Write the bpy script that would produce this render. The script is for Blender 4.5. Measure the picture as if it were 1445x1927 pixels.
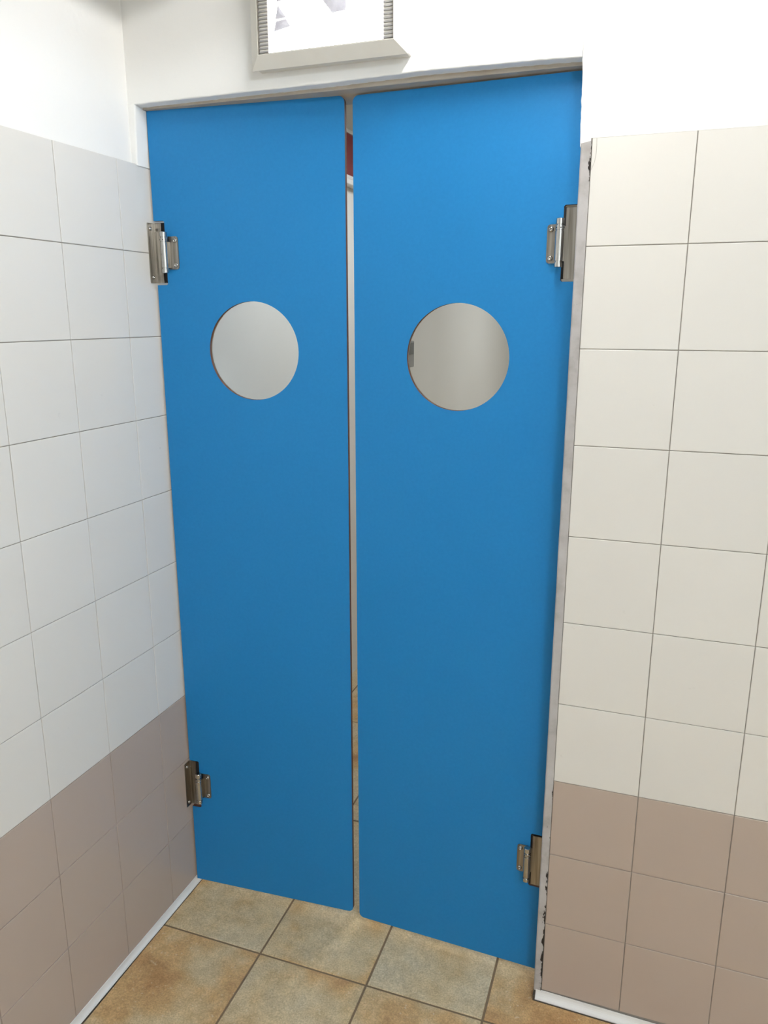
import bpy, bmesh, math, random
from mathutils import Vector, Matrix
random.seed(7)
scn = bpy.context.scene
for o in list(bpy.data.objects):
    bpy.data.objects.remove(o)
col = scn.collection

# ------------------------------------------------------------------ camera
W, H, FPX = 1445, 1927, 1470.19
YAW, PITCH, ROLL = 0.3433, -0.2451, -0.0005
CAM = Vector((1.2209, -1.6769, 1.6645))
RM = Matrix.Rotation(YAW, 3, 'Z') @ Matrix.Rotation(PITCH, 3, 'X') @ Matrix.Rotation(ROLL, 3, 'Y')
cam_d = bpy.data.cameras.new('camera')
cam_d.sensor_fit = 'AUTO'
cam_d.sensor_width = 36.0
cam_d.lens = FPX * 36.0 / H
cam_d.clip_start = 0.02
cam = bpy.data.objects.new('camera', cam_d)
col.objects.link(cam)
m3 = Matrix((RM.col[0], RM.col[2], -RM.col[1])).transposed()
cam.matrix_world = Matrix.Translation(CAM) @ m3.to_4x4()
scn.camera = cam

# ------------------------------------------------------------------ world, exposure
world = bpy.data.worlds.new('world')
scn.world = world
world.use_nodes = True
world.node_tree.nodes['Background'].inputs[0].default_value = (0.9, 0.95, 1.0, 1)
world.node_tree.nodes['Background'].inputs[1].default_value = 0.05
vs = scn.view_settings
vs.view_transform = 'Standard'
vs.look = 'None'
vs.gamma = 1.0
vs.use_curve_mapping = False
vs.exposure = 0.0
TUBE_NEAR = 203.0       # radiance of the lamp tubes
TUBE_FAR = 650.0
PANEL_NEXT = 10.5
EXIT_PANEL = 3.0

# ------------------------------------------------------------------ materials
def srgb(r, g, b):
    def f(c):
        c /= 255.0
        return c / 12.92 if c <= 0.04045 else ((c + 0.055) / 1.055) ** 2.4
    return (f(r), f(g), f(b), 1.0)

class Mat:
    def __init__(self, name, color=(0.8, 0.8, 0.8, 1), rough=0.5, metal=0.0, spec=0.5):
        self.m = bpy.data.materials.new(name)
        self.m.use_nodes = True
        self.t = self.m.node_tree
        self.b = self.t.nodes['Principled BSDF']
        self.b.inputs['Base Color'].default_value = color
        self.b.inputs['Roughness'].default_value = rough
        self.b.inputs['Metallic'].default_value = metal
        self.b.inputs['Specular IOR Level'].default_value = spec
    def n(self, typ, **kw):
        nd = self.t.nodes.new(typ)
        for k, v in kw.items():
            if k.startswith('i_'):
                key = k[2:]
                nd.inputs[int(key) if key.isdigit() else key.replace('_', ' ')].default_value = v
            else:
                setattr(nd, k, v)
        return nd
    def l(self, a, b):
        self.t.links.new(a, b)
    def coord(self, which='Object'):
        return self.n('ShaderNodeTexCoord').outputs[which]
    def noise(self, scale, detail=3.0, vec=None, rough=0.5):
        nd = self.n('ShaderNodeTexNoise', i_Scale=scale, i_Detail=detail, i_Roughness=rough)
        if vec is not None:
            self.l(vec, nd.inputs['Vector'])
        return nd.outputs['Fac']
    def ramp(self, fac, stops):
        nd = self.n('ShaderNodeValToRGB')
        el = nd.color_ramp.elements
        while len(el) > 1:
            el.remove(el[-1])
        el[0].position, el[0].color = stops[0]
        for p, c in stops[1:]:
            e = el.new(p)
            e.color = c
        self.l(fac, nd.inputs[0])
        return nd.outputs[0]
    def mix(self, fac, a, b, blend='MIX'):
        nd = self.n('ShaderNodeMix', data_type='RGBA', blend_type=blend)
        for sock, v in ((nd.inputs[0], fac), (nd.inputs[6], a), (nd.inputs[7], b)):
            if hasattr(v, 'links') or isinstance(v, bpy.types.NodeSocket):
                self.l(v, sock)
            else:
                sock.default_value = v
        return nd.outputs[2]
    def math(self, op, a, b=0.0, clamp=False):
        nd = self.n('ShaderNodeMath', operation=op, use_clamp=clamp)
        for i, v in enumerate((a, b)):
            if isinstance(v, bpy.types.NodeSocket):
                self.l(v, nd.inputs[i])
            else:
                nd.inputs[i].default_value = v
        return nd.outputs[0]
    def bump(self, h, strength=0.2, dist=0.002):
        nd = self.n('ShaderNodeBump', i_Strength=strength, i_Distance=dist)
        self.l(h, nd.inputs['Height'])
        self.l(nd.outputs[0], self.b.inputs['Normal'])
    def color(self, sock):
        self.l(sock, self.b.inputs['Base Color'])

def geo_pos(M):
    return M.n('ShaderNodeNewGeometry').outputs['Position']

M = {}
# plaster
p = Mat('plaster', srgb(243, 241, 234), 0.85)
pos = geo_pos(p)
p.color(p.mix(p.noise(3.0, 4, pos), srgb(242, 241, 237), srgb(246, 245, 243)))
h = p.math('ADD', p.math('MULTIPLY', p.noise(9.0, 3, pos), 1.0), p.math('MULTIPLY', p.noise(70.0, 4, pos), 0.25))
p.bump(h, 0.28, 0.006)
M['plaster'] = p.m
# glazed wall tiles
def tile_mat(name, c):
    t = Mat(name, c, 0.32, 0.0, 0.45)
    rnd = t.n('ShaderNodeObjectInfo').outputs['Random']
    pos = geo_pos(t)
    dark = tuple(x * 0.955 for x in c[:3]) + (1,)
    warm = (c[0], c[1] * 0.985, c[2] * 0.965, 1)
    a = t.mix(rnd, c, dark)
    a = t.mix(t.math('MULTIPLY', t.noise(2.2, 2, pos), 0.8), a, warm)
    # small grey scuffs and specks
    sp = t.ramp(t.noise(38.0, 2, pos), [(0.74, (0, 0, 0, 1)), (0.80, (0.35, 0.35, 0.35, 1))])
    a = t.mix(t.math('MULTIPLY', sp, 0.3), a, srgb(150, 140, 130))
    t.color(a)
    t.bump(t.noise(14.0, 2, pos), 0.05, 0.003)
    return t.m
M['tile_white'] = tile_mat('tile_white', srgb(229, 226, 220))
M['tile_taupe'] = tile_mat('tile_taupe', srgb(186, 170, 158))
g = Mat('grout', srgb(176, 170, 162), 0.9)
g.color(g.mix(g.noise(6.0, 4, geo_pos(g)), srgb(148, 140, 131), srgb(170, 163, 154)))
M['grout'] = g.m
# floor stoneware
f = Mat('stoneware', (0.3, 0.25, 0.2, 1), 0.42, 0.0, 0.4)
pos = geo_pos(f)
rnd = f.n('ShaderNodeObjectInfo').outputs['Random']
off = f.n('ShaderNodeVectorMath', operation='ADD')
f.l(pos, off.inputs[0])
cmb = f.n('ShaderNodeCombineXYZ')
f.l(f.math('MULTIPLY', rnd, 37.0), cmb.inputs[0]); f.l(f.math('MULTIPLY', rnd, 11.0), cmb.inputs[2])
f.l(cmb.outputs[0], off.inputs[1])
v = off.outputs[0]
big = f.noise(4.2, 3, v, 0.55)
base = f.ramp(f.math('ADD', big, f.math('MULTIPLY', f.math('SUBTRACT', rnd, 0.5), 0.16)),
              [(0.30, srgb(182, 142, 98)), (0.43, srgb(204, 171, 124)), (0.52, srgb(207, 186, 148)), (0.66, srgb(208, 195, 167))])
mid = f.ramp(f.noise(30.0, 5, v, 0.65), [(0.3, (0.80, 0.78, 0.75, 1)), (0.7, (1.12, 1.12, 1.12, 1))])
c = f.mix(1.0, base, mid, 'MULTIPLY')
fine = f.ramp(f.noise(230.0, 3, v, 0.65), [(0.25, (0.70, 0.67, 0.62, 1)), (0.75, (1.28, 1.28, 1.26, 1))])
c = f.mix(1.0, c, fine, 'MULTIPLY')
fleck = f.ramp(f.noise(95.0, 2, v, 0.55), [(0.66, (0, 0, 0, 1)), (0.71, (1, 1, 1, 1))])
c = f.mix(f.math('MULTIPLY', fleck, 0.45), c, srgb(226, 212, 180))
f.color(c)
f.bump(f.math('ADD', f.noise(26.0, 4, v), f.math('MULTIPLY', f.noise(120.0, 3, v), 0.5)), 0.25, 0.003)
M['stoneware'] = f.m
fg = Mat('floor_grout', srgb(112, 94, 74), 0.95)
fg.color(fg.mix(fg.noise(12.0, 4, geo_pos(fg)), srgb(108, 92, 72), srgb(142, 120, 94)))
M['floor_grout'] = fg.m
# blue laminate
b = Mat('blue_laminate', srgb(20, 112, 180), 0.45, 0.0, 0.35)
pos = geo_pos(b)
b.color(b.mix(b.noise(140.0, 3, pos), srgb(22, 121, 184), srgb(30, 129, 193)))
b.bump(b.noise(420.0, 2, pos), 0.10, 0.0008)
M['blue'] = b.m
e = Mat('brown_core', srgb(92, 58, 44), 0.7)
e.color(e.mix(e.noise(60.0, 3, geo_pos(e)), srgb(78, 48, 36), srgb(112, 72, 54)))
M['core'] = e.m
# brushed stainless
s = Mat('stainless_steel', srgb(176, 170, 162), 0.30, 1.0)
mp = s.n('ShaderNodeMapping'); mp.inputs['Scale'].default_value = (260, 260, 8)
s.l(s.coord(), mp.inputs[0])
nn = s.noise(1.0, 3, mp.outputs[0])
s.color(s.ramp(nn, [(0.3, srgb(134, 128, 119)), (0.7, srgb(178, 172, 164))]))
s.bump(nn, 0.08, 0.0005)
M['steel'] = s.m
s2 = Mat('polished_steel', srgb(205, 203, 200), 0.16, 1.0)
s2.color(s2.mix(s2.noise(80.0, 2, s2.coord()), srgb(176, 174, 170), srgb(196, 194, 190)))
M['polished'] = s2.m
# painted corner iron with chipped paint
k = Mat('chipped_grey_paint', srgb(178, 174, 172), 0.6, 0.0, 0.25)
pos = geo_pos(k)
sep = k.n('ShaderNodeSeparateXYZ'); k.l(pos, sep.inputs[0])
X, Y, Z = sep.outputs
paint = k.ramp(k.noise(14.0, 5, pos, 0.6), [(0.3, srgb(158, 153, 148)), (0.5, srgb(182, 178, 176)), (0.75, srgb(194, 191, 190))])
mp = k.n('ShaderNodeMapping'); mp.inputs['Scale'].default_value = (95, 95, 34)
k.l(pos, mp.inputs[0])
n1 = k.noise(1.0, 4, mp.outputs[0], 0.6)
edge = k.math('SUBTRACT', 1.0, k.math('DIVIDE', k.math('SUBTRACT', 1.0478, X), 0.012), True)     # 1 at the tile side
low = k.n('ShaderNodeMapRange', i_1=0.75, i_2=0.0, i_3=0.0, i_4=1.0); k.l(Z, low.inputs[0])
high = k.n('ShaderNodeMapRange', i_1=1.88, i_2=1.98, i_3=0.0, i_4=0.85); k.l(Z, high.inputs[0])
zone = k.math('MAXIMUM', low.outputs[0], high.outputs[0])
chip = k.math('ADD', n1, k.math('MULTIPLY', k.math('MULTIPLY', edge, zone), 0.42))
mask = k.ramp(chip, [(0.735, (0, 0, 0, 1)), (0.75, (1, 1, 1, 1))])
k.color(k.mix(mask, paint, srgb(44, 38, 34)))
k.bump(k.noise(60.0, 3, pos), 0.2, 0.001)
M['guard'] = k.m
# white PVC cove strip
w = Mat('white_pvc', srgb(236, 234, 231), 0.38)
w.color(w.mix(w.noise(9.0, 3, geo_pos(w)), srgb(228, 226, 222), srgb(240, 239, 237)))
M['pvc'] = w.m
d = Mat('dark_sealant', srgb(70, 62, 54), 0.9)
d.color(d.mix(d.noise(40.0, 3, geo_pos(d)), srgb(56, 50, 44), srgb(92, 82, 70)))
M['sealant'] = d.m
bk = Mat('shade_black', srgb(26, 24, 23), 0.7)  # black for the shade behind the hinges and inside pin holes
bk.color(bk.mix(bk.noise(60.0, 2, bk.coord()), srgb(20, 19, 18), srgb(34, 31, 29)))
M['black'] = bk.m
hd = Mat('head_strip_paint', srgb(186, 176, 162), 0.7)
hd.color(hd.mix(hd.noise(11.0, 5, geo_pos(hd), 0.6), srgb(160, 148, 132), srgb(200, 192, 180)))
M['head'] = hd.m
lp = Mat('lamp_plastic', srgb(226, 222, 212), 0.42)
lp.color(lp.mix(lp.noise(18.0, 4, lp.coord()), srgb(218, 213, 202), srgb(230, 227, 219)))
M['lamp_plastic'] = lp.m
ln = Mat('lamp_seam', srgb(92, 86, 78), 0.8)
ln.color(ln.mix(ln.noise(90.0, 4, ln.coord()), srgb(70, 64, 56), srgb(150, 144, 134)))
M['lamp_seam'] = ln.m
gs = Mat('grille_grey', srgb(150, 148, 146), 0.5)
gs.color(gs.mix(gs.noise(40.0, 2, gs.coord()), srgb(140, 138, 136), srgb(158, 156, 155)))
M['grille'] = gs.m
def emit(name, color, strength):
    e = bpy.data.materials.new(name); e.use_nodes = True
    t = e.node_tree; t.nodes.remove(t.nodes['Principled BSDF'])
    em = t.nodes.new('ShaderNodeEmission')
    em.inputs[0].default_value = color; em.inputs[1].default_value = strength
    t.links.new(em.outputs[0], t.nodes['Material Output'].inputs[0])
    return e
M['exit_panel'] = emit('lit_panel', (1.0, 0.985, 0.97, 1), EXIT_PANEL)
M['tube_near'] = emit('lit_tube', (1.0, 0.988, 0.965, 1), TUBE_NEAR)
M['tube_far'] = emit('lit_tube_rear', (0.83, 0.925, 1.0, 1), TUBE_FAR)
M['panel_next'] = emit('lit_added_panel', (0.93, 0.97, 1.0, 1), PANEL_NEXT)
fc = Mat('reflection_grey', srgb(205, 203, 214), 0.25)
fc.color(fc.mix(fc.noise(60.0, 4, fc.coord()), srgb(182, 180, 194), srgb(226, 225, 232)))
M['reflection'] = fc.m
# clear pane: thin sheet, mostly transparent with surface gloss
gp = bpy.data.materials.new('clear_pane'); gp.use_nodes = True
t = gp.node_tree; t.nodes.remove(t.nodes['Principled BSDF'])
tr = t.nodes.new('ShaderNodeBsdfTransparent'); tr.inputs[0].default_value = (0.965, 0.975, 0.97, 1)
gl = t.nodes.new('ShaderNodeBsdfGlossy'); gl.inputs['Roughness'].default_value = 0.03
fr = t.nodes.new('ShaderNodeFresnel'); fr.inputs[0].default_value = 1.38
mx = t.nodes.new('ShaderNodeMixShader')
t.links.new(fr.outputs[0], mx.inputs[0]); t.links.new(tr.outputs[0], mx.inputs[1]); t.links.new(gl.outputs[0], mx.inputs[2])
t.links.new(mx.outputs[0], t.nodes['Material Output'].inputs[0])
M['pane'] = gp
rd = Mat('dark_red_panel', srgb(128, 40, 46), 0.5)
rd.color(rd.mix(rd.noise(20.0, 3, geo_pos(rd)), srgb(118, 38, 46), srgb(136, 46, 52)))
M['red'] = rd.m
cw = Mat('cream_wall', srgb(226, 221, 210), 0.6)
cw.color(cw.mix(cw.noise(2.5, 3, geo_pos(cw)), srgb(234, 232, 226), srgb(241, 240, 236)))
M['cream'] = cw.m
gb = Mat('grey_box', srgb(150, 152, 152), 0.5)
gb.color(gb.mix(gb.noise(30.0, 2, gb.coord()), srgb(142, 144, 144), srgb(160, 161, 161)))
M['greybox'] = gb.m
db = Mat('dark_grey_flap', srgb(96, 100, 100), 0.4)
db.color(db.mix(db.noise(30.0, 2, db.coord()), srgb(90, 94, 94), srgb(106, 110, 110)))
M['darkflap'] = db.m
hr = Mat('dark_hair', srgb(140, 130, 112), 0.6)
hr.color(hr.mix(hr.noise(300.0, 2, hr.coord()), srgb(125, 116, 100), srgb(155, 146, 128)))
M['hair'] = hr.m

# ------------------------------------------------------------------ helpers
def link(name, me, mats, parent=None, loc=(0, 0, 0)):
    for m in mats if isinstance(mats, (list, tuple)) else [mats]:
        me.materials.append(M[m])
    o = bpy.data.objects.new(name, me)
    col.objects.link(o)
    o.location = loc
    if parent is not None:
        o.parent = parent
    return o
def tag(o, label=None, cat=None, group=None, kind=None):
    if label: o['label'] = label
    if cat: o['category'] = cat
    if group: o['group'] = group
    if kind: o['kind'] = kind
    return o
def empty(name, loc):
    o = bpy.data.objects.new(name, None)
    o.empty_display_size = 0.05
    col.objects.link(o)
    o.location = loc
    return o
def bm_mesh(name, bm, smooth=False):
    bmesh.ops.recalc_face_normals(bm, faces=bm.faces[:])
    me = bpy.data.meshes.new(name)
    bm.to_mesh(me); bm.free()
    if smooth:
        me.polygons.foreach_set('use_smooth', [True] * len(me.polygons))
    return me
def add_box(bm, lo, hi, mat=0):
    vs_ = [bm.verts.new((x, y, z)) for x in (lo[0], hi[0]) for y in (lo[1], hi[1]) for z in (lo[2], hi[2])]
    for q in ((0, 1, 3, 2), (4, 6, 7, 5), (0, 4, 5, 1), (2, 3, 7, 6), (0, 2, 6, 4), (1, 5, 7, 3)):
        fc_ = bm.faces.new([vs_[i] for i in q]); fc_.material_index = mat
    return vs_
def box_mesh(name, lo, hi):
    bm = bmesh.new(); add_box(bm, lo, hi)
    return bm_mesh(name, bm)
def bevel_box(name, lo, hi, r=0.001, seg=2):
    bm = bmesh.new(); add_box(bm, lo, hi)
    bmesh.ops.bevel(bm, geom=bm.edges[:], offset=r, segments=seg, affect='EDGES', profile=0.5)
    return bm_mesh(name, bm, False)
def sweep(bm, sections, mat=0, closed=False, caps=False, smooth=True):
    rows = [[bm.verts.new(p) for p in s_] for s_ in sections]
    n = len(rows[0])
    for a, b_ in zip(rows[:-1], rows[1:]):
        for i in range(n if closed else n - 1):
            j = (i + 1) % n
            fc_ = bm.faces.new((a[i], a[j], b_[j], b_[i])); fc_.material_index = mat; fc_.smooth = smooth
    if caps:
        for r_ in (rows[0], rows[-1]):
            fc_ = bm.faces.new(r_); fc_.material_index = mat
    return rows
def lathe(bm, prof, centre, axis='Z', seg=20, mat=0):
    """prof: (radius, along-axis) pairs"""
    rings = []
    for r_, a in prof:
        ring = []
        for i in range(seg):
            t_ = 2 * math.pi * i / seg
            u_, v_ = r_ * math.cos(t_), r_ * math.sin(t_)
            pt = {'Z': (u_, v_, a), 'Y': (u_, a, v_), 'X': (a, u_, v_)}[axis]
            ring.append(tuple(pt[k_] + centre[k_] for k_ in range(3)))
        rings.append(ring)
    rows = sweep(bm, rings, mat, closed=True, caps=True)
    for ring in (rows[0], rows[-1]):                     # keep the rims crisp
        for a, b_ in zip(ring, ring[1:] + ring[:1]):
            e_ = bm.edges.get((a, b_))
            if e_: e_.smooth = False

# ------------------------------------------------------------------ floor
def floor_z(x):
    return -0.003 - 0.019 * x
G0 = Vector((0.3118, -0.1293, floor_z(0.3118)))
TX, TY, JT = 0.3055, 0.6205, 0.0058
bm = bmesh.new()
add_box(bm, (-0.60, -3.7, -0.10), (3.2, 6.6, -0.0022))
floor = link('floor', bm_mesh('floor', bm), 'floor_grout', None, G0)
floor.rotation_euler = (0, math.atan(0.019), 0.016)
tag(floor, 'floor of rectangular beige and brown stoneware tiles with dark joints', 'floor', kind='structure')
def floor_tile_mesh():
    bm = bmesh.new()
    x, y, b_ = TX - JT, TY - JT, 0.0012
    lo = [(0, 0), (x, 0), (x, y), (0, y)]
    inn = [(b_, b_), (x - b_, b_), (x - b_, y - b_), (b_, y - b_)]
    sweep(bm, [[(a, c_, -0.009) for a, c_ in lo], [(a, c_, -b_) for a, c_ in lo], [(a, c_, 0) for a, c_ in inn]], 0, closed=True, smooth=False)
    bm.verts.ensure_lookup_table()
    bm.faces.new(bm.verts[-4:])
    return bm_mesh('floor_tile', bm)
ft = floor_tile_mesh(); ft.materials.append(M['stoneware'])
for i in range(-2, 10):
    for j in range(-6, 10):
        o = bpy.data.objects.new('floor_tile', ft)
        col.objects.link(o); o.parent = floor
        o.location = (i * TX + JT / 2, j * TY + JT / 2, 0)

# ------------------------------------------------------------------ walls
TW, TH, TD = 0.2019, 0.2, 0.008
JG = 0.0017
ZL = 0.015                    # tile courses of the left wall sit a little higher
CEIL = 2.95
RX = 1.0340                   # right reveal of the doorway
WT = 0.14                     # wall thickness
# left wall: plaster above, tiled below; the tiles run on through the doorway
bm = bmesh.new()
add_box(bm, (-0.25, -3.6, 2.0 + ZL - 0.001), (-0.012, 0.0, CEIL), 0)
add_box(bm, (-0.25, -3.6, -0.06), (-0.0024, WT, 2.0 + ZL - 0.001), 1)
wall_left = link('wall_left', bm_mesh('wall_left', bm), ['plaster', 'grout'])
tag(wall_left, 'left wall with white tiles over a taupe tiled band and plaster above', 'wall', kind='structure')

# wall with the doorway
bm = bmesh.new()
rng = random.Random(3)
wob = [(-0.02, 2.1393), (0.0134, 2.1395), (0.1, 2.1400), (0.2145, 2.1407), (0.34, 2.1412), (0.474, 2.1417), (0.60, 2.1436),
       (0.71, 2.1456), (0.85, 2.1437), (0.95, 2.1425), (1.0, 2.1412), (1.045, 2.1405)]
def wob_at(x):
    for (a, za), (b_, zb) in zip(wob[:-1], wob[1:]):
        if a <= x <= b_:
            t_ = (x - a) / (b_ - a)
            return za + (zb - za) * t_
    return wob[-1][1]
secs = []
nx = 90
for i in range(nx + 1):
    x = -0.012 + (1.0205 + 0.012) * i / nx
    z = wob_at(max(x, -0.02)) + rng.uniform(-0.0006, 0.0006)
    z += 0.0015
    r_ = 0.0035 + rng.uniform(-0.0008, 0.0008)
    secs.append([(x, 0.0, 2.17)] + [(x, r_ - r_ * math.cos(a), z + r_ - r_ * math.sin(a)) for a in (0.0, 0.35, 0.7, 1.05, 1.57)] + [(x, WT, z)])
sweep(bm, secs, 0)
add_box(bm, (-0.25, 0.0, 2.17), (1.0460, WT, CEIL), 0)
# narrow plaster return on the left, above the tiles
secs = []
for i in range(13):
    z = 2.0 + ZL - 0.004 + 0.135 * i / 12
    x = 0.0022 + 0.0045 * i / 12 + rng.uniform(-0.0004, 0.0004)
    r_ = 0.004
    secs.append([(-0.014, 0.0006, z)] + [(x - r_ + r_ * math.sin(a), r_ - r_ * math.cos(a), z) for a in (0, 0.5, 1.05, 1.57)] + [(x - 0.001, WT, z)])
sweep(bm, secs, 0)
# right of the doorway
secs = []
for i in range(19):
    z = 1.985 + 0.185 * i / 18
    x = 1.0250 - 0.030 * (z - 1.99) + rng.uniform(-0.0008, 0.0008)
    r_ = 0.004
    secs.append([(x + 0.004, WT, z), (x, 0.012, z)] + [(x + r_ - r_ * math.cos(a), r_ - r_ * math.sin(a), z) for a in (0, 0.5, 1.05, 1.57)] + [(1.0460, 0.0, z)])
sweep(bm, secs, 0)
add_box(bm, (1.0460, 0.0, 1.999), (3.3, WT, CEIL), 0)
add_box(bm, (RX, 0.0024, -0.09), (3.3, WT, 1.999), 1)
wall_back = link('wall_back', bm_mesh('wall_back', bm), ['plaster', 'grout'])
tag(wall_back, 'wall around the doorway with white plaster over white and taupe tiles', 'wall', kind='structure')

def wall_tile_mesh(name, w_, h_):
    """lies in local XZ, front towards -Y, origin at its lower left corner"""
    bm = bmesh.new(); b_ = 0.0009
    o4 = [(0, 0), (w_, 0), (w_, h_), (0, h_)]
    i4 = [(b_, b_), (w_ - b_, b_), (w_ - b_, h_ - b_), (b_, h_ - b_)]
    sweep(bm, [[(a, TD, c_) for a, c_ in o4], [(a, b_ * 0.8, c_) for a, c_ in o4], [(a, 0, c_) for a, c_ in i4]], 0, closed=True, smooth=False)
    bm.verts.ensure_lookup_table()
    bm.faces.new(bm.verts[-4:])
    return bm_mesh(name, bm)
tw_ = {}
for key, wid in (('full', TW - JG), ('cut', 1.2382 - 1.0482 - JG / 2)):
    for c_ in ('tile_white', 'tile_taupe'):
        me = wall_tile_mesh('wall_tile', wid, TH - JG)
        me.materials.append(M[c_]); tw_[key, c_] = me
rj = random.Random(11)
def wall_tile(parent, me, loc, rz):
    o = bpy.data.objects.new('wall_tile', me)
    col.objects.link(o); o.parent = parent
    o.location = loc
    o.rotation_euler = (rj.uniform(-0.0016, 0.0016), 0, rz + rj.uniform(-0.0016, 0.0016))
for r_ in range(10):
    c_ = 'tile_white' if r_ < 7 else 'tile_taupe'
    zb = 2.0 - TH * (r_ + 1) + JG / 2
    for k_ in range(0, 10):
        y0 = -0.0728 + TW - k_ * TW              # far end of this column
        wall_tile(wall_left, tw_['full', c_], (0, y0 - TW + JG / 2, zb + ZL), math.pi / 2)
    wall_tile(wall_back, tw_['cut', c_], (1.0482, 0, zb), 0)
    for k_ in range(0, 7):
        wall_tile(wall_back, tw_['full', c_], (1.2382 + k_ * TW + JG / 2, 0, zb), 0)

# rest of the room, ceiling
tag(link('wall_right', box_mesh('wall_right', (3.1, -3.6, -0.1), (3.3, 0.0, CEIL)), 'plaster'), 'plain white wall on the right of the room', 'wall', kind='structure')
tag(link('wall_rear', box_mesh('wall_rear', (-0.25, -3.8, -0.1), (3.3, -3.6, CEIL)), 'plaster'), 'plain white wall behind the photographer', 'wall', kind='structure')
tag(link('ceiling', box_mesh('ceiling', (-0.25, -3.8, CEIL), (3.3, 6.4, CEIL + 0.12)), 'plaster'), 'flat white plaster ceiling', 'ceiling', kind='structure')

# strip under the lintel, behind the plaster edge
bm = bmesh.new()
add_box(bm, (0.004, 0.030, 2.1365), (RX, WT + 0.01, 2.150))
bmesh.ops.bevel(bm, geom=bm.edges[:], offset=0.0015, segments=1, affect='EDGES')
tag(link('trim_1', bm_mesh('head_strip', bm), 'head'), 'stained beige strip under the lintel above the blue doors', 'trim', kind='structure')

# corner iron on the right jamb
secs = []
x0, x1, t_ = 1.0268, 1.0474, 0.0022
for i in range(25):
    z = floor_z(1.04) + 0.018 + (1.9905 - floor_z(1.04) - 0.018) * i / 24
    dx = rng.uniform(-0.0003, 0.0003) + 0.0016 * (1 - i / 24)
    r_ = 0.004
    prof = [(x0 + dx, 0.045, z)] + [(x0 + dx + r_ - r_ * math.cos(a), -t_ + r_ - r_ * math.sin(a), z) for a in (0, 0.5, 1.05, 1.57)]
    zt = z + (0.0035 if i == 24 else 0)
    prof += [(x1, -t_, zt), (x1, 0.001, zt), (x0 + dx + r_, 0.001, z), (x0 + dx + t_, r_, z), (x0 + dx + t_, 0.045, z)]
    secs.append(prof)
bm = bmesh.new(); sweep(bm, secs, 0, closed=True, caps=True, smooth=False)
tag(link('trim_2', bm_mesh('corner_iron', bm), 'guard'), 'grey painted corner iron with chipped black spots on the door jamb', 'trim', kind='structure')

# cove strips at the foot of the walls
def cove(name, pts_fn, a0, a1, n, label):
    bm = bmesh.new()
    secs = [pts_fn(a0 + (a1 - a0) * i / n) for i in range(n + 1)]
    sweep(bm, secs, 0, closed=True, caps=True, smooth=False)
    o = link(name, bm_mesh(name, bm), 'pvc')
    tag(o, label, 'baseboard', kind='structure')
    return o
def left_prof(y):
    zf = floor_z(0.01) + 0.0008
    q = [(0.0005, zf), (0.0105, zf), (0.0110, zf + 0.0015)]
    for a in (0.0, 0.3, 0.6, 0.9, 1.2, 1.57):
        q.append((0.0022 + 0.0082 * (1 - math.sin(a)), zf + 0.0025 + 0.0175 * (1 - math.cos(a)) + 0.0))
    q += [(0.0005, zf + 0.0205)]
    return [(x, y, z) for x, z in q]
bl = cove('baseboard_left', left_prof, -3.5, 0.135, 12, 'white plastic cove strip along the foot of the left tiled wall')
def back_prof(x):
    zf = floor_z(x) + 0.0022
    q = [(-0.0005, zf), (-0.0155, zf), (-0.0160, zf + 0.0018)]
    for a in (0.0, 0.3, 0.6, 0.9, 1.2, 1.57):
        q.append((-0.0022 - 0.0130 * (1 - math.sin(a)), zf + 0.003 + 0.0165 * (1 - math.cos(a))))
    q += [(-0.0005, zf + 0.0198)]
    return [(x, y, z) for y, z in q]
bb = cove('baseboard_back', back_prof, 1.0345, 3.1, 10, 'white plastic cove strip along the foot of the wall beside the doorway')
# dark joint between strip and floor
bm = bmesh.new(); add_box(bm, (0.0002, -3.5, floor_z(0.012) - 0.004), (0.0122, 0.135, floor_z(0.012) + 0.0009))
link('sealant_joint', bm_mesh('sealant_joint', bm), 'sealant', bl)
bm = bmesh.new()
sweep(bm, [[(x, 0.0, floor_z(x) - 0.004), (x, -0.0175, floor_z(x) - 0.004), (x, -0.0175, floor_z(x) + 0.0020), (x, 0.0, floor_z(x) + 0.0020)] for x in (1.030, 3.1)], 0, True, True, False)
link('sealant_joint', bm_mesh('sealant_joint', bm), 'sealant', bb)
bm = bmesh.new(); add_box(bm, (1.0290, -0.0168, floor_z(1.03) - 0.003), (1.0345, 0.03, floor_z(1.03) + 0.0165))
link('strip_end', bm_mesh('strip_end', bm), 'sealant', bb)

# ------------------------------------------------------------------ the next room, seen through the gap and the portholes
NX = -0.087
tag(link('wall_beyond_left', box_mesh('wall_beyond_left', (NX - 0.2, WT, -0.1), (NX, 6.2, CEIL)), 'cream'), 'cream wall of the room behind the doors', 'wall', kind='structure')
tag(link('wall_beyond_far', box_mesh('wall_beyond_far', (NX - 0.2, 6.2, -0.1), (3.3, 6.4, CEIL)), 'cream'), 'far cream wall of the room behind the doors', 'wall', kind='structure')
tag(link('wall_beyond_right', box_mesh('wall_beyond_right', (3.1, WT, -0.1), (3.3, 6.2, CEIL)), 'cream'), 'right cream wall of the room behind the doors', 'wall', kind='structure')
rp = empty('wall_panel', (NX, 1.6, 2.195))
tag(rp, 'dark red panel with white rails on the wall behind the doors', 'wall panel')
link('panel_board', bevel_box('panel_board', (0, -0.62, 0.028), (0.018, 0.62, 0.186)), 'red', rp)
link('top_rail', bevel_box('top_rail', (0, -0.62, 0.186), (0.024, 0.62, 0.199)), 'pvc', rp)
link('bottom_rail', bevel_box('bottom_rail', (0, -0.62, 0.015), (0.024, 0.62, 0.028)), 'pvc', rp)
link('ledge', bevel_box('ledge', (0, -0.62, -0.012), (0.040, 0.62, 0.009), 0.003), 'pvc', rp)
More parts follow.
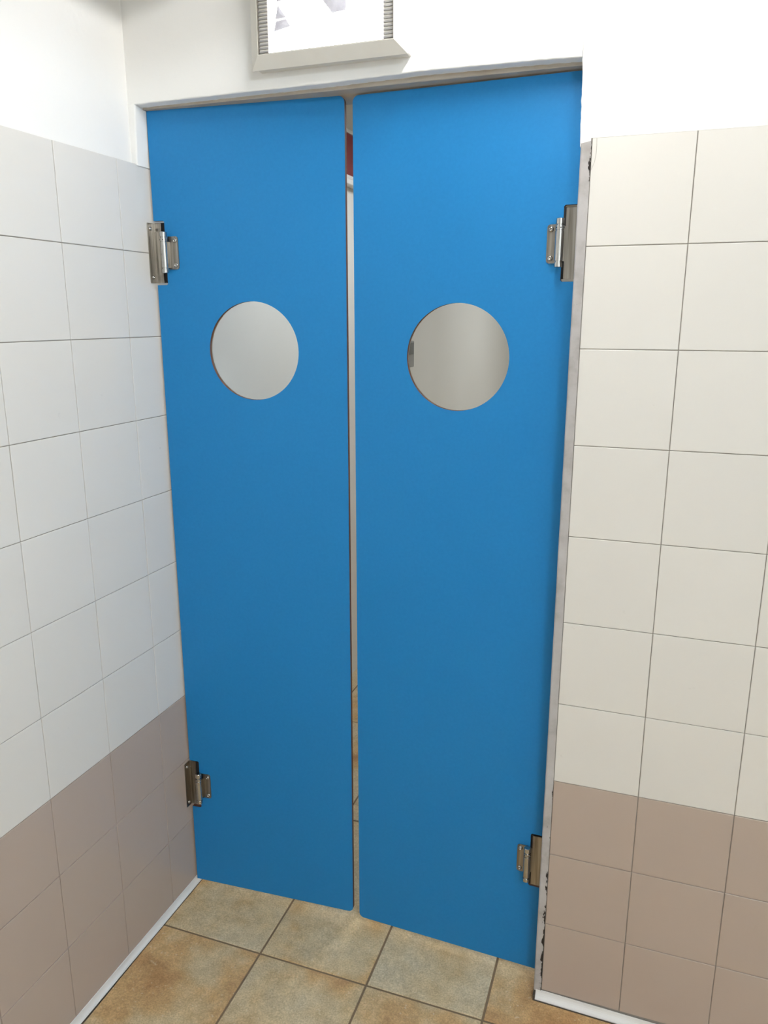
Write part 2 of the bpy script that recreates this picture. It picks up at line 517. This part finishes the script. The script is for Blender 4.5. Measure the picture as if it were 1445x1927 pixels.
sb = empty('switch_box', (NX, 2.245, 1.405))
tag(sb, 'small grey switch box with dark flap on the wall behind the doors', 'switch box')
link('box_body', bevel_box('box_body', (0, -0.10, 0), (0.035, 0.115, 0.135), 0.004), 'greybox', sb)
link('flap', bevel_box('flap', (0.035, -0.09, 0.068), (0.042, 0.085, 0.128), 0.002), 'darkflap', sb)
for px_, py_, hw_, lab in ((0.55, 1.05, 0.20, 'added unseen light panel hung just behind the doors'), (1.20, 3.90, 0.36, 'added unseen light panel hung near the far wall behind the doors')):
    nl = empty('added_panel_light', (px_, py_, 2.42))  # unseen lamps added to light this room, hung low so upper wall stays dark
    tag(nl, lab, 'added light', 'added light panels in the room behind the doors')
    link('housing', bevel_box('housing', (-hw_ - 0.02, -0.52, 0.0), (hw_ + 0.02, 0.52, 0.05), 0.004), 'lamp_plastic', nl)
    link('diffuser', box_mesh('diffuser', (-hw_, -0.50, -0.006), (hw_, 0.50, -0.0005)), 'panel_next', nl)
    for hx_ in (-0.15, 0.15):
        bm = bmesh.new(); lathe(bm, [(0.004, 0.049), (0.004, CEIL - 2.42)], (hx_, 0, 0), 'Z', 8)
        link('hanger', bm_mesh('hanger', bm), 'steel', nl)

# ------------------------------------------------------------------ strip lights of this room (run along the left wall's direction)
def strip_light(loc, length, lab, tube_mat, lip):
    r = empty('strip_light', loc)
    tag(r, lab, 'strip light', 'fluorescent strip lights under the ceiling')
    L2 = length / 2
    bm = bmesh.new()
    hw = 0.30
    # inverted trough: flat top with two sloping sides down to the lips
    prof = [(-hw, lip), (-0.05, 0.075), (0.05, 0.075), (hw, lip), (hw, lip + 0.004), (0.052, 0.080), (-0.052, 0.080), (-hw, lip + 0.004)]
    sweep(bm, [[(x, y, z) for x, z in prof] for y in (-L2 - 0.04, L2 + 0.04)], 0, True, False, False)
    for y in (-L2 - 0.04, L2 + 0.04):
        vs_ = [bm.verts.new((x, y, z)) for x, z in ((-hw, lip), (-0.05, 0.078), (0.05, 0.078), (hw, lip))]
        bm.faces.new(vs_)
    link('reflector', bm_mesh('reflector', bm), 'grille', r)
    bm = bmesh.new(); lathe(bm, [(0.008, -L2), (0.008, L2)], (0, 0, 0), 'Y', 8)
    link('tube', bm_mesh('tube', bm), tube_mat, r)
    for y in (-L2 * 0.6, L2 * 0.6):
        bm = bmesh.new(); lathe(bm, [(0.004, 0.079), (0.004, CEIL - loc[2])], (0, y, 0), 'Z', 8)
        link('hanger', bm_mesh('hanger', bm), 'steel', r)
    return r
strip_light((0.98, -0.45, 2.560), 0.64, 'hanging fluorescent strip light in front of the doorway wall', 'tube_near', -0.075)
strip_light((2.20, -2.40, 2.600), 1.2, 'hanging fluorescent strip light near the rear wall', 'tube_far', -0.055)

# ------------------------------------------------------------------ lit sign lamp over the doorway
LX0, LX1, LZ0, LZ1 = 0.336, 0.684, 2.171, 2.500
la = empty('wall_lamp', (0.51, 0.0, LZ0))
tag(la, 'lit rectangular wall lamp in a cream frame above the doors', 'wall lamp')
def L(x, y, z):
    return (x - 0.51, y, z - LZ0)
bm = bmesh.new()
B = 0.0235
o4 = [(LX0, LZ0), (LX1, LZ0), (LX1, LZ1), (LX0, LZ1)]
i4 = [(LX0 + B, LZ0 + B), (LX1 - B, LZ0 + B), (LX1 - B, LZ1 - B), (LX0 + B, LZ1 - B)]
j4 = [(LX0 + B + .001, LZ0 + B + .001), (LX1 - B - .001, LZ0 + B + .001), (LX1 - B - .001, LZ1 - B - .001), (LX0 + B + .001, LZ1 - B - .001)]
e4 = [(a + (0.003 if a < 0.5 else -0.003), c_ + (0.003 if c_ < 2.3 else -0.003)) for a, c_ in o4]
sweep(bm, [[L(a, -0.0335, c_) for a, c_ in e4], [L(a, -0.035, c_) for a, c_ in o4], [L(a, -0.036, c_) for a, c_ in o4], [L(a, -0.0545, c_) for a, c_ in i4], [L(a, -0.0545, c_) for a, c_ in j4], [L(a, -0.040, c_) for a, c_ in j4]], 0, True, False, False)
link('frame', bm_mesh('lamp_frame', bm), 'lamp_plastic', la)
bm = bmesh.new(); add_box(bm, L(LX0 + 0.004, -0.0325, LZ0 + 0.004), L(LX1 - 0.004, 0.0, LZ1 - 0.004))
bmesh.ops.bevel(bm, geom=bm.edges[:], offset=0.002, segments=1, affect='EDGES')
link('back_box', bm_mesh('back_box', bm), 'lamp_plastic', la)
bm = bmesh.new(); add_box(bm, L(LX0 + 0.014, -0.0349, LZ0 + 0.0025), L(LX1 - 0.022, -0.0325, LZ0 + 0.0040))
link('seam', bm_mesh('seam', bm), 'lamp_seam', la)
ix0, ix1, iz0, iz1 = LX0 + B + 0.001, LX1 - B - 0.001, LZ0 + B + 0.001, LZ1 - B - 0.001
bm = bmesh.new()
for lo, hi in (((ix0, iz0), (ix0 + 0.0013, iz1)), ((ix1 - 0.0013, iz0), (ix1, iz1)), ((ix0, iz0), (ix1, iz0 + 0.0010))):
    add_box(bm, L(lo[0], -0.0535, lo[1]), L(hi[0], -0.045, hi[1]))
link('gasket', bm_mesh('gasket', bm), 'lamp_seam', la)
# reflector tray, side grilles
for s_ in (0, 1):
    g0, g1 = (ix0 + 0.0014, ix0 + 0.0225) if s_ == 0 else (ix1 - 0.0225, ix1 - 0.0014)
    gr = link('grille', box_mesh('grille_back', L(g0, -0.0475, iz0 + 0.001), L(g1, -0.0405, iz1)), 'lamp_plastic', la)
    bm = bmesh.new()
    z = iz0 + 0.004
    while z < iz1 - 0.004:
        add_box(bm, L(g0 + 0.0005, -0.0505, z), L(g1 - 0.0005, -0.0472, z + 0.0028))
        z += 0.0069
    sl = link('slats', bm_mesh('slats', bm), 'grille', gr)
    sl['kind'] = 'stuff'
p0, p1 = ix0 + 0.0228, ix1 - 0.0228
link('diffuser', box_mesh('diffuser', L(p0, -0.0490, iz0 + 0.0012), L(p1, -0.0405, iz1)), 'exit_panel', la)
# grey patches standing in for reflections on the lit panel; (u, v) over the visible part
def FP(u, v_):
    # u across the lit panel, v metres above its lower edge
    return (p0 + (p1 - p0) * u, iz0 + 0.0012 + v_)
reflection_shapes = [[(0.085, 0.094), (0.085, 0.118), (0.20, 0.118), (0.175, 0.096)],
          [(0.095, 0.087), (0.070, 0.062), (0.165, 0.063)],
          [(0.075, 0.058), (0.055, 0.040), (0.20, 0.046), (0.165, 0.060)],
          [(0.47, 0.098), (0.70, 0.097), (0.685, 0.062), (0.57, 0.060), (0.50, 0.082)]]
for q in reflection_shapes:
    bm = bmesh.new()
    pts = [FP(*a) for a in q]
    n = len(pts)
    cx_, cz_ = sum(a for a, _ in pts) / n, sum(c_ for _, c_ in pts) / n
    sweep(bm, [[L(a, -0.0489, c_) for a, c_ in pts], [L(a, -0.0498, c_) for a, c_ in pts], [L(cx_ + (a - cx_) * 0.2, -0.0512, cz_ + (c_ - cz_) * 0.2) for a, c_ in pts]], 0, True, True, False)
    link('reflection_patch', bm_mesh('reflection_patch', bm), 'reflection', la)

# ------------------------------------------------------------------ swing doors
DH, DT = 2.123, 0.012
def door_panel_mesh(w_, notch_w, notches, hole_c, hole_r, rc):
    """outline in local XZ: hinge edge at x=0, free edge at x=w_"""
    cu = bpy.data.curves.new('outline', 'CURVE'); cu.dimensions = '2D'; cu.fill_mode = 'BOTH'; cu.extrude = DT / 2
    pts = [(0, 0)]
    pts += [(w_ - rc + rc * math.sin(a), rc - rc * math.cos(a)) for a in [i * math.pi / 16 for i in range(9)]]
    pts += [(w_ - rc + rc * math.cos(a), DH - rc + rc * math.sin(a)) for a in [i * math.pi / 16 for i in range(9)]]
    pts += [(0, DH)]
    for zc, hh in sorted(notches, reverse=True):
        pts += [(0, zc + hh), (notch_w - 0.003, zc + hh), (notch_w, zc + hh - 0.003), (notch_w, zc - hh + 0.003), (notch_w - 0.003, zc - hh), (0, zc - hh)]
    hole = [(hole_c[0] + hole_r * math.cos(-2 * math.pi * i / 96), hole_c[1] + hole_r * math.sin(-2 * math.pi * i / 96)) for i in range(96)]
    for ring in (pts, hole):
        sp = cu.splines.new('POLY'); sp.points.add(len(ring) - 1); sp.use_cyclic_u = True
        for q, (a, c_) in zip(sp.points, ring):
            q.co = (a, c_, 0, 1)
    tmp = bpy.data.objects.new('tmp', cu); col.objects.link(tmp)
    dg = bpy.context.evaluated_depsgraph_get()
    me = bpy.data.meshes.new_from_object(tmp.evaluated_get(dg))
    bpy.data.objects.remove(tmp); bpy.data.curves.remove(cu)
    bm = bmesh.new(); bm.from_mesh(me)
    bmesh.ops.remove_doubles(bm, verts=bm.verts[:], dist=1e-5)
    for v_ in bm.verts:                                  # curve plane XY -> door plane XZ, front at y=0
        x, z, y = v_.co.x, v_.co.y, v_.co.z
        v_.co = (x, DT / 2 - y, z)
    bmesh.ops.recalc_face_normals(bm, faces=bm.faces[:])
    for f_ in bm.faces:
        f_.material_index = 0 if abs(f_.normal.y) > 0.5 else 1
        f_.smooth = False
    out = bpy.data.meshes.new('door_panel'); bm.to_mesh(out); bm.free()
    return out

def dome_screw(bm, c, axis, sgn, r=0.0052):
    prof = [(r * 1.02, 0.0), (r, 0.0009), (r * 0.86, 0.0022), (r * 0.62, 0.0031), (r * 0.46, 0.0034), (r * 0.42, 0.0016), (r * 0.02, 0.0014)]
    lathe(bm, [(a, d_ * sgn) for a, d_ in prof], c, axis, 14)

def hinge(door, sx, wall_x, zc, y_front, y_door, ang, plate_w, parent_loc):
    """spring hinge; local x runs from the wall towards the door (times sx), local y=0 at the bracket's reference"""
    ox, oy, oz = wall_x - parent_loc[0], y_front - parent_loc[1], zc - parent_loc[2]
    X = lambda a: sx * a
    def bx(bm, x0, x1, y0, y1, z0, z1):
        add_box(bm, (min(X(x0), X(x1)), y0, z0), (max(X(x0), X(x1)), y1, z1))
    bm = bmesh.new()
    # bracket: wall leg, back leg in the notch, raised rib, arm to the barrel
    bx(bm, 0.0003, 0.0025, -0.0105, 0.0150, -0.0705, 0.0705)
    bx(bm, 0.0003, plate_w, 0.0130, 0.0152, -0.0705, 0.0705)
    bmesh.ops.bevel(bm, geom=bm.edges[:], offset=0.0008, segments=2, affect='EDGES')
    bx(bm, 0.0022, 0.0085, 0.0098, 0.0135, -0.050, 0.050)
    bx(bm, 0.0200, 0.0375, 0.0132, 0.0150, -0.0345, 0.0345)
    bx(bm, 0.0355, 0.0378, -0.0030, 0.0150, -0.0345, 0.0345)
    h = link('spring_hinge', bm_mesh('hinge_bracket', bm), 'steel', door, (ox, oy, oz))
    bm = bmesh.new(); bx(bm, 0.004, 0.0400, 0.0172, 0.0200, -0.0700, 0.0715)  # black strip put in for the shade behind the hinge notch
    link('gap_shade_strip', bm_mesh('gap_shade_strip', bm), 'black', h)
    # barrel
    bm = bmesh.new(); R_ = 0.0087
    c_ = (X(0.0430), -0.0065, 0)
    for z0, z1, rr in ((-0.0470, -0.0385, R_), (-0.0385, -0.0350, R_ * 0.78), (-0.0350, 0.0235, R_), (0.0235, 0.0256, R_ * 0.80),
                       (0.0256, 0.0332, R_), (0.0332, 0.0366, R_ * 0.78), (0.0366, 0.0470, R_)):
        lathe(bm, [(rr, z0), (rr, z1)], c_, 'Z', 28)
    for z0, z1 in ((-0.0470, -0.0480), (0.0470, 0.0480)):
        lathe(bm, [(R_, z0), (R_ * 0.86, z1)], c_, 'Z', 28)
    for f_ in bm.faces:
        f_.smooth = len(f_.verts) == 4 and abs(f_.verts[0].co.z) < 0.0475 and max(abs(v_.co.z) for v_ in f_.verts) < 0.0475
    link('barrel', bm_mesh('barrel', bm), 'polished', h)
    # tension pin holes in the upper ring
    for a in (-2.3, -1.2, -0.2):
        bm = bmesh.new()
        cx_, cy_ = X(0.0430) + (R_ - 0.0002) * math.cos(a), -0.0065 + (R_ - 0.0002) * math.sin(a)
        lathe(bm, [(0.0001, -0.0012), (0.0011, -0.0007), (0.0014, 0.0), (0.0011, 0.0007), (0.0001, 0.0012)], (cx_, cy_, 0.0294), 'Z', 8)
        link('pin_hole', bm_mesh('pin_hole', bm), 'black', h)
    # leaf plate screwed on the door face
    y_at = lambda a: y_door - y_front + math.tan(ang) * a
    bm = bmesh.new()
    r_ = 0.0065
    hz = 0.0385
    xo = 0.0712
    pts = [(0.0440, -hz), (0.0440, hz)]
    pts += [(xo - r_ + r_ * math.sin(a), hz - r_ + r_ * math.cos(a)) for a in [i * math.pi / 12 for i in range(7)]]
    pts += [(xo - r_ + r_ * math.cos(a), -hz + r_ - r_ * math.sin(a)) for a in [i * math.pi / 12 for i in range(7)]]
    sweep(bm, [[(X(a), y_at(a) - 0.0004, c_) for a, c_ in pts], [(X(a), y_at(a) - 0.0026, c_) for a, c_ in pts]], 0, True, True, False)
    bx(bm, 0.0478, 0.0502, -0.0060, y_at(0.047) - 0.0006, -0.0350, 0.0252)
    link('leaf_plate', bm_mesh('leaf_plate', bm), 'steel', h)
    for s_ in (-1, 1):
        bm = bmesh.new(); dome_screw(bm, (X(0.0632), y_at(0.0632) - 0.0026, s_ * 0.0287), 'Y', -1, 0.0058)
        link('screw', bm_mesh('screw', bm, True), 'polished', h)
        bm = bmesh.new(); dome_screw(bm, (X(0.0025), -0.001, s_ * 0.0570), 'X', sx, 0.0048)
        link('screw', bm_mesh('screw', bm, True), 'polished', h)
    return h

def make_door(name, hx, hy, fx, fy, zb, sx, wall_x, hinge_y, plate_w, hinges, notch_w_world, hole, label):
    ang = math.atan2(fy - hy, abs(fx - hx))
    wid = math.hypot(fx - hx, fy - hy)
    loc = (hx, hy, zb)
    d_ = empty(name, loc)
    tag(d_, label, 'door', 'blue swing doors with round windows', 'structure')
    (hcx, hcz), hr_ = hole
    lx = abs(hcx - hx) / math.cos(ang)
    notch = (notch_w_world - abs(hx - wall_x)) / math.cos(ang)
    me = door_panel_mesh(wid, notch, [(z - zb, 0.0755) for z in hinges], (lx, hcz - zb), hr_, 0.014)
    if sx < 0:
        for v_ in me.vertices:
            v_.co.x = -v_.co.x
        me.flip_normals()
    rz = ang if sx > 0 else -ang
    o = link('door_panel', me, ['blue', 'core'], d_); o.rotation_euler = (0, 0, rz)
    bm = bmesh.new(); lathe(bm, [(hr_ - 0.0004, 0.0075), (hr_ - 0.0004, 0.0105)], (sx * lx, 0, hcz - zb), 'Y', 96)
    for f_ in bm.faces: f_.smooth = False
    o2 = link('window_pane', bm_mesh('window_pane', bm), 'pane', d_); o2.rotation_euler = (0, 0, rz)
    for z in hinges:
        hinge(d_, sx, wall_x, z, hinge_y, hy, ang, plate_w, loc)
    return d_
make_door('door_1', 0.0069, 0.0425, 0.5022, 0.0729, 0.0135, 1, 0.0, 0.0335, 0.0235, (1.8155, 0.3385), 0.0360, ((0.2605, 1.5815), 0.1187),
          'blue swing door with round window hinged to the left tiled wall')
make_door('door_2', 1.0260, 0.0503, 0.5241, 0.0671, 0.0099, -1, RX, 0.0370, 0.0340, (1.8110, 0.3330), 0.0395, ((0.7740, 1.5750), 0.1190),
          'blue swing door with round window hinged beside the chipped corner iron')

# ------------------------------------------------------------------ a hair stuck to the tile beside the corner iron
hair_pts = [(1.0565, 1.998), (1.0572, 1.985), (1.0570, 1.972), (1.0558, 1.962), (1.0538, 1.953), (1.0512, 1.946), (1.0485, 1.941)]
bm = bmesh.new()
sweep(bm, [[(x + 0.00022 * math.cos(a), -0.0006 + 0.00022 * math.sin(a), z) for a in (0, 1.26, 2.51, 3.77, 5.03)] for x, z in hair_pts], 0, True, True)
hm = bm_mesh('hair', bm)
tag(link('hair', hm, 'hair'), 'thin curved hair stuck to the top tile beside the corner iron', 'hair')
